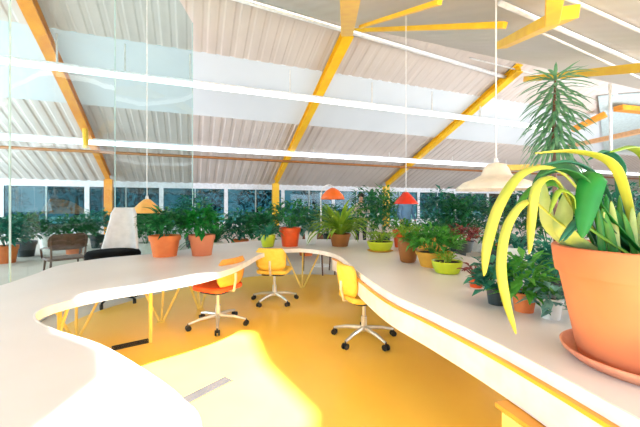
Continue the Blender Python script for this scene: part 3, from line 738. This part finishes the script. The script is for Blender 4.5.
pendant(147, 213, 6.2, .58, .26, M_LAMPP, 'peach orange pendant lamp over the terracotta pots on the left')
# arc lamp
p = at(321, 205, 7.6); p.z = 0
t = thing('arc_lamp', 'orange shaded lamp on an arched white stem above the far worktop', 'lamp', p)
obj('base', lathe(bmesh.new(), [(0, 0), (.2, 0), (.2, .02), (.05, .035), (0, .035)], 28), M_WHITE, t)
zt = H + 20 / FPX * 7.6
obj('stem', tube(bmesh.new(), smooth_pts([(0, 0, .03), (0, 0, 1.0), (0, 0, zt - .22), (.07, 0, zt - .05), (.18, 0, zt), (.25, 0, zt - .03), (.27, 0, zt - .08)], 5), .014, 8), M_WHITE, t, True)
o = obj('lamp_shade', lathe(bmesh.new(), [(.27, -.26), (.24, -.17), (.14, -.06), (.04, 0), (0, 0)], 32), M_LAMPO, t, True, solid=.008); o.location = (.27, 0, zt - .07)

# ---------------------------------------------------------------- people in the distance
def person(loc, rz, joints, edges, radii, shirt, label, split, hairz):
    bm = bmesh.new(); vs = [bm.verts.new(j) for j in joints]
    for a, b in edges: bm.edges.new((vs[a], vs[b]))
    me = bpy.data.meshes.new('tmp'); bm.to_mesh(me); bm.free()
    o = bpy.data.objects.new('tmp', me); COL.objects.link(o)
    sk = o.modifiers.new('skin', 'SKIN'); sk.use_smooth_shade = True
    for i, sv in enumerate(me.skin_vertices[0].data): sv.radius = radii[i]; sv.use_root = (i == 0)
    o.modifiers.new('sub', 'SUBSURF').levels = 1
    dg = bpy.context.evaluated_depsgraph_get(); nm = bpy.data.meshes.new_from_object(o.evaluated_get(dg))
    bpy.data.objects.remove(o)
    nm.materials.clear()
    for m in (M_SKIN, shirt, M_TROUS): nm.materials.append(m)
    for p in nm.polygons: p.material_index = split(p.center); p.use_smooth = True
    t = tag(bpy.data.objects.new('person', nm), label, 'person'); COL.objects.link(t); t.location = loc; t.rotation_euler.z = rz
    hx, hy, hz = hairz
    hb = bmesh.new(); bmesh.ops.create_icosphere(hb, subdivisions=3, radius=.108)
    for v in list(hb.verts):
        if v.co.z < -.02 and v.co.y > -.02 or v.co.z < -.075: hb.verts.remove(v)
    h = obj('hair', hb, M_HAIR, t, True); h.location = (hx, hy - .012, hz + .015)
    f = bmesh.new()
    for sx in (-.032, .032): bmesh.ops.create_icosphere(f, subdivisions=1, radius=.011, matrix=Matrix.Translation((hx + sx, hy + .085, hz)))
    obj('eyes', f, M_BLACK, t)
    return t
stand_j = [(0, 0, .95), (0, 0, 1.15), (0, -.01, 1.36), (0, 0, 1.48), (0, .01, 1.56), (0, .02, 1.68),
           (-.17, 0, 1.40), (-.24, 0, 1.14), (-.22, .1, .92), (-.21, .15, .83), (.17, 0, 1.40), (.25, 0, 1.14), (.2, .14, .98), (.14, .22, .96),
           (-.1, 0, .88), (-.11, .02, .48), (-.11, 0, .07), (-.11, .13, .04), (.1, 0, .88), (.11, .02, .48), (.12, 0, .07), (.12, .13, .04)]
E = [(0, 1), (1, 2), (2, 3), (3, 4), (4, 5), (2, 6), (6, 7), (7, 8), (8, 9), (2, 10), (10, 11), (11, 12), (12, 13), (0, 14), (14, 15), (15, 16), (16, 17), (0, 18), (18, 19), (19, 20), (20, 21)]
R = [(.15, .11), (.14, .1), (.16, .1), (.055, .055), (.075, .08), (.075, .09), (.06, .06), (.045, .045), (.035, .035), (.03, .02), (.06, .06), (.045, .045), (.035, .035), (.03, .02),
     (.09, .09), (.06, .06), (.045, .045), (.04, .03), (.09, .09), (.06, .06), (.045, .045), (.04, .03)]
def sp(c): return 2 if c.z < .93 and abs(c.x) < .19 else (0 if c.z > 1.46 or (abs(c.x) > .13 and c.z < 1.0) else 1)
person(at(361, 205, 10.0) * 1 - Vector((0, 0, H)), PI - .3, stand_j, E, R, M_SHIRTW, 'dark haired person in a pale shirt standing far back among the plants', sp, (0, .02, 1.66))
blue_j = [(-x, y + (0.05 if 7 < i < 14 else 0), z) for i, (x, y, z) in enumerate(stand_j)]
person(at(405, 205, 9.3) - Vector((0, 0, H)), PI + .5, blue_j, E, R, M_SHIRTB, 'person in a light blue shirt standing far back below the red pendant lamp', sp, (0, .02, 1.66))

# ---------------------------------------------------------------- tall plants in front of the back windows
BG = [(6, 8.0, 1.15, .9, 'bush', L_TEAL), (26, 9.0, 1.2, 1.0, 'bush', L_DEEP), (48, 10.5, 1.15, 1.2, 'palm', L_TEAL), (74, 9.5, 1.1, 1.1, 'bush', L_DEEP), (98, 10.8, 1.25, 1.1, 'bush', L_TEAL),
      (146, 8.6, 1.35, 1.0, 'bush', L_DEEP), (170, 9.6, 1.75, 1.1, 'palm', L_TEAL), (192, 11.0, 1.8, 1.2, 'bush', L_TEAL), (214, 8.8, 1.45, .9, 'strap', L_DEEP), (240, 9.4, 1.25, 1.0, 'bush', L_TEAL),
      (262, 8.6, 1.35, .9, 'bush', L_DEEP), (284, 10.6, 1.45, 1.2, 'palm', L_TEAL), (306, 9.2, 1.3, 1.0, 'bush', L_TEAL), (328, 11.2, 1.5, 1.1, 'bush', L_DEEP), (348, 12.0, 1.3, 1.0, 'strap', L_MID),
      (371, 9.0, 1.95, 1.2, 'bush', L_DEEP), (384, 11.6, 2.1, 1.2, 'bush', L_MID), (440, 9.0, 1.9, 1.1, 'bush', L_TEAL), (446, 10.6, 2.0, 1.3, 'palm', L_DEEP), (458, 8.6, 1.7, 1.0, 'bush', L_DEEP),
      (476, 10.0, 1.8, 1.2, 'bush', L_TEAL), (500, 8.8, 1.65, 1.0, 'broad', L_DEEP), (524, 9.8, 1.9, 1.2, 'bush', L_TEAL), (548, 8.2, 1.8, 1.1, 'bush', L_DEEP), (574, 9.4, 2.0, 1.3, 'palm', L_TEAL),
      (598, 8.4, 1.9, 1.1, 'bush', L_DEEP), (622, 9.8, 2.2, 1.3, 'bush', L_TEAL), (644, 8.2, 1.95, 1.1, 'palm', L_DEEP)]
ORD = 'first second third fourth fifth sixth seventh eighth ninth tenth eleventh twelfth thirteenth fourteenth'.split()
NM = {'bush': 'bushy', 'palm': 'feathery', 'strap': 'grassy', 'broad': 'broad leafed'}
for i, (px, d, top_, w, kind, lm) in enumerate(BG):
    p = at(px, 205, d); p.z = 0
    pw = M_TERRA if i % 3 == 0 else (M_DARKP if i % 3 == 1 else M_WPOT)
    where = '%s from the left' % ORD[i] if i < 14 else ('%s from the right' % ORD[len(BG) - 1 - i] if i < len(BG) - 1 else 'last on the right')
    kw = dict(bush=dict(n=460, ls=.2), palm=dict(n=13), strap=dict(n=60, lw=.05), broad=dict(n=36, ls=.32))[kind]
    h = top_ - .38
    plant(p, kind, w, h, .24, .42, pw, lm, '%s green %s floor plant before the back windows, %s' % ('teal' if lm == L_TEAL else 'deep', NM[kind], where), 100 + i, 'floor plants before the back windows', name='floor_plant', **kw)
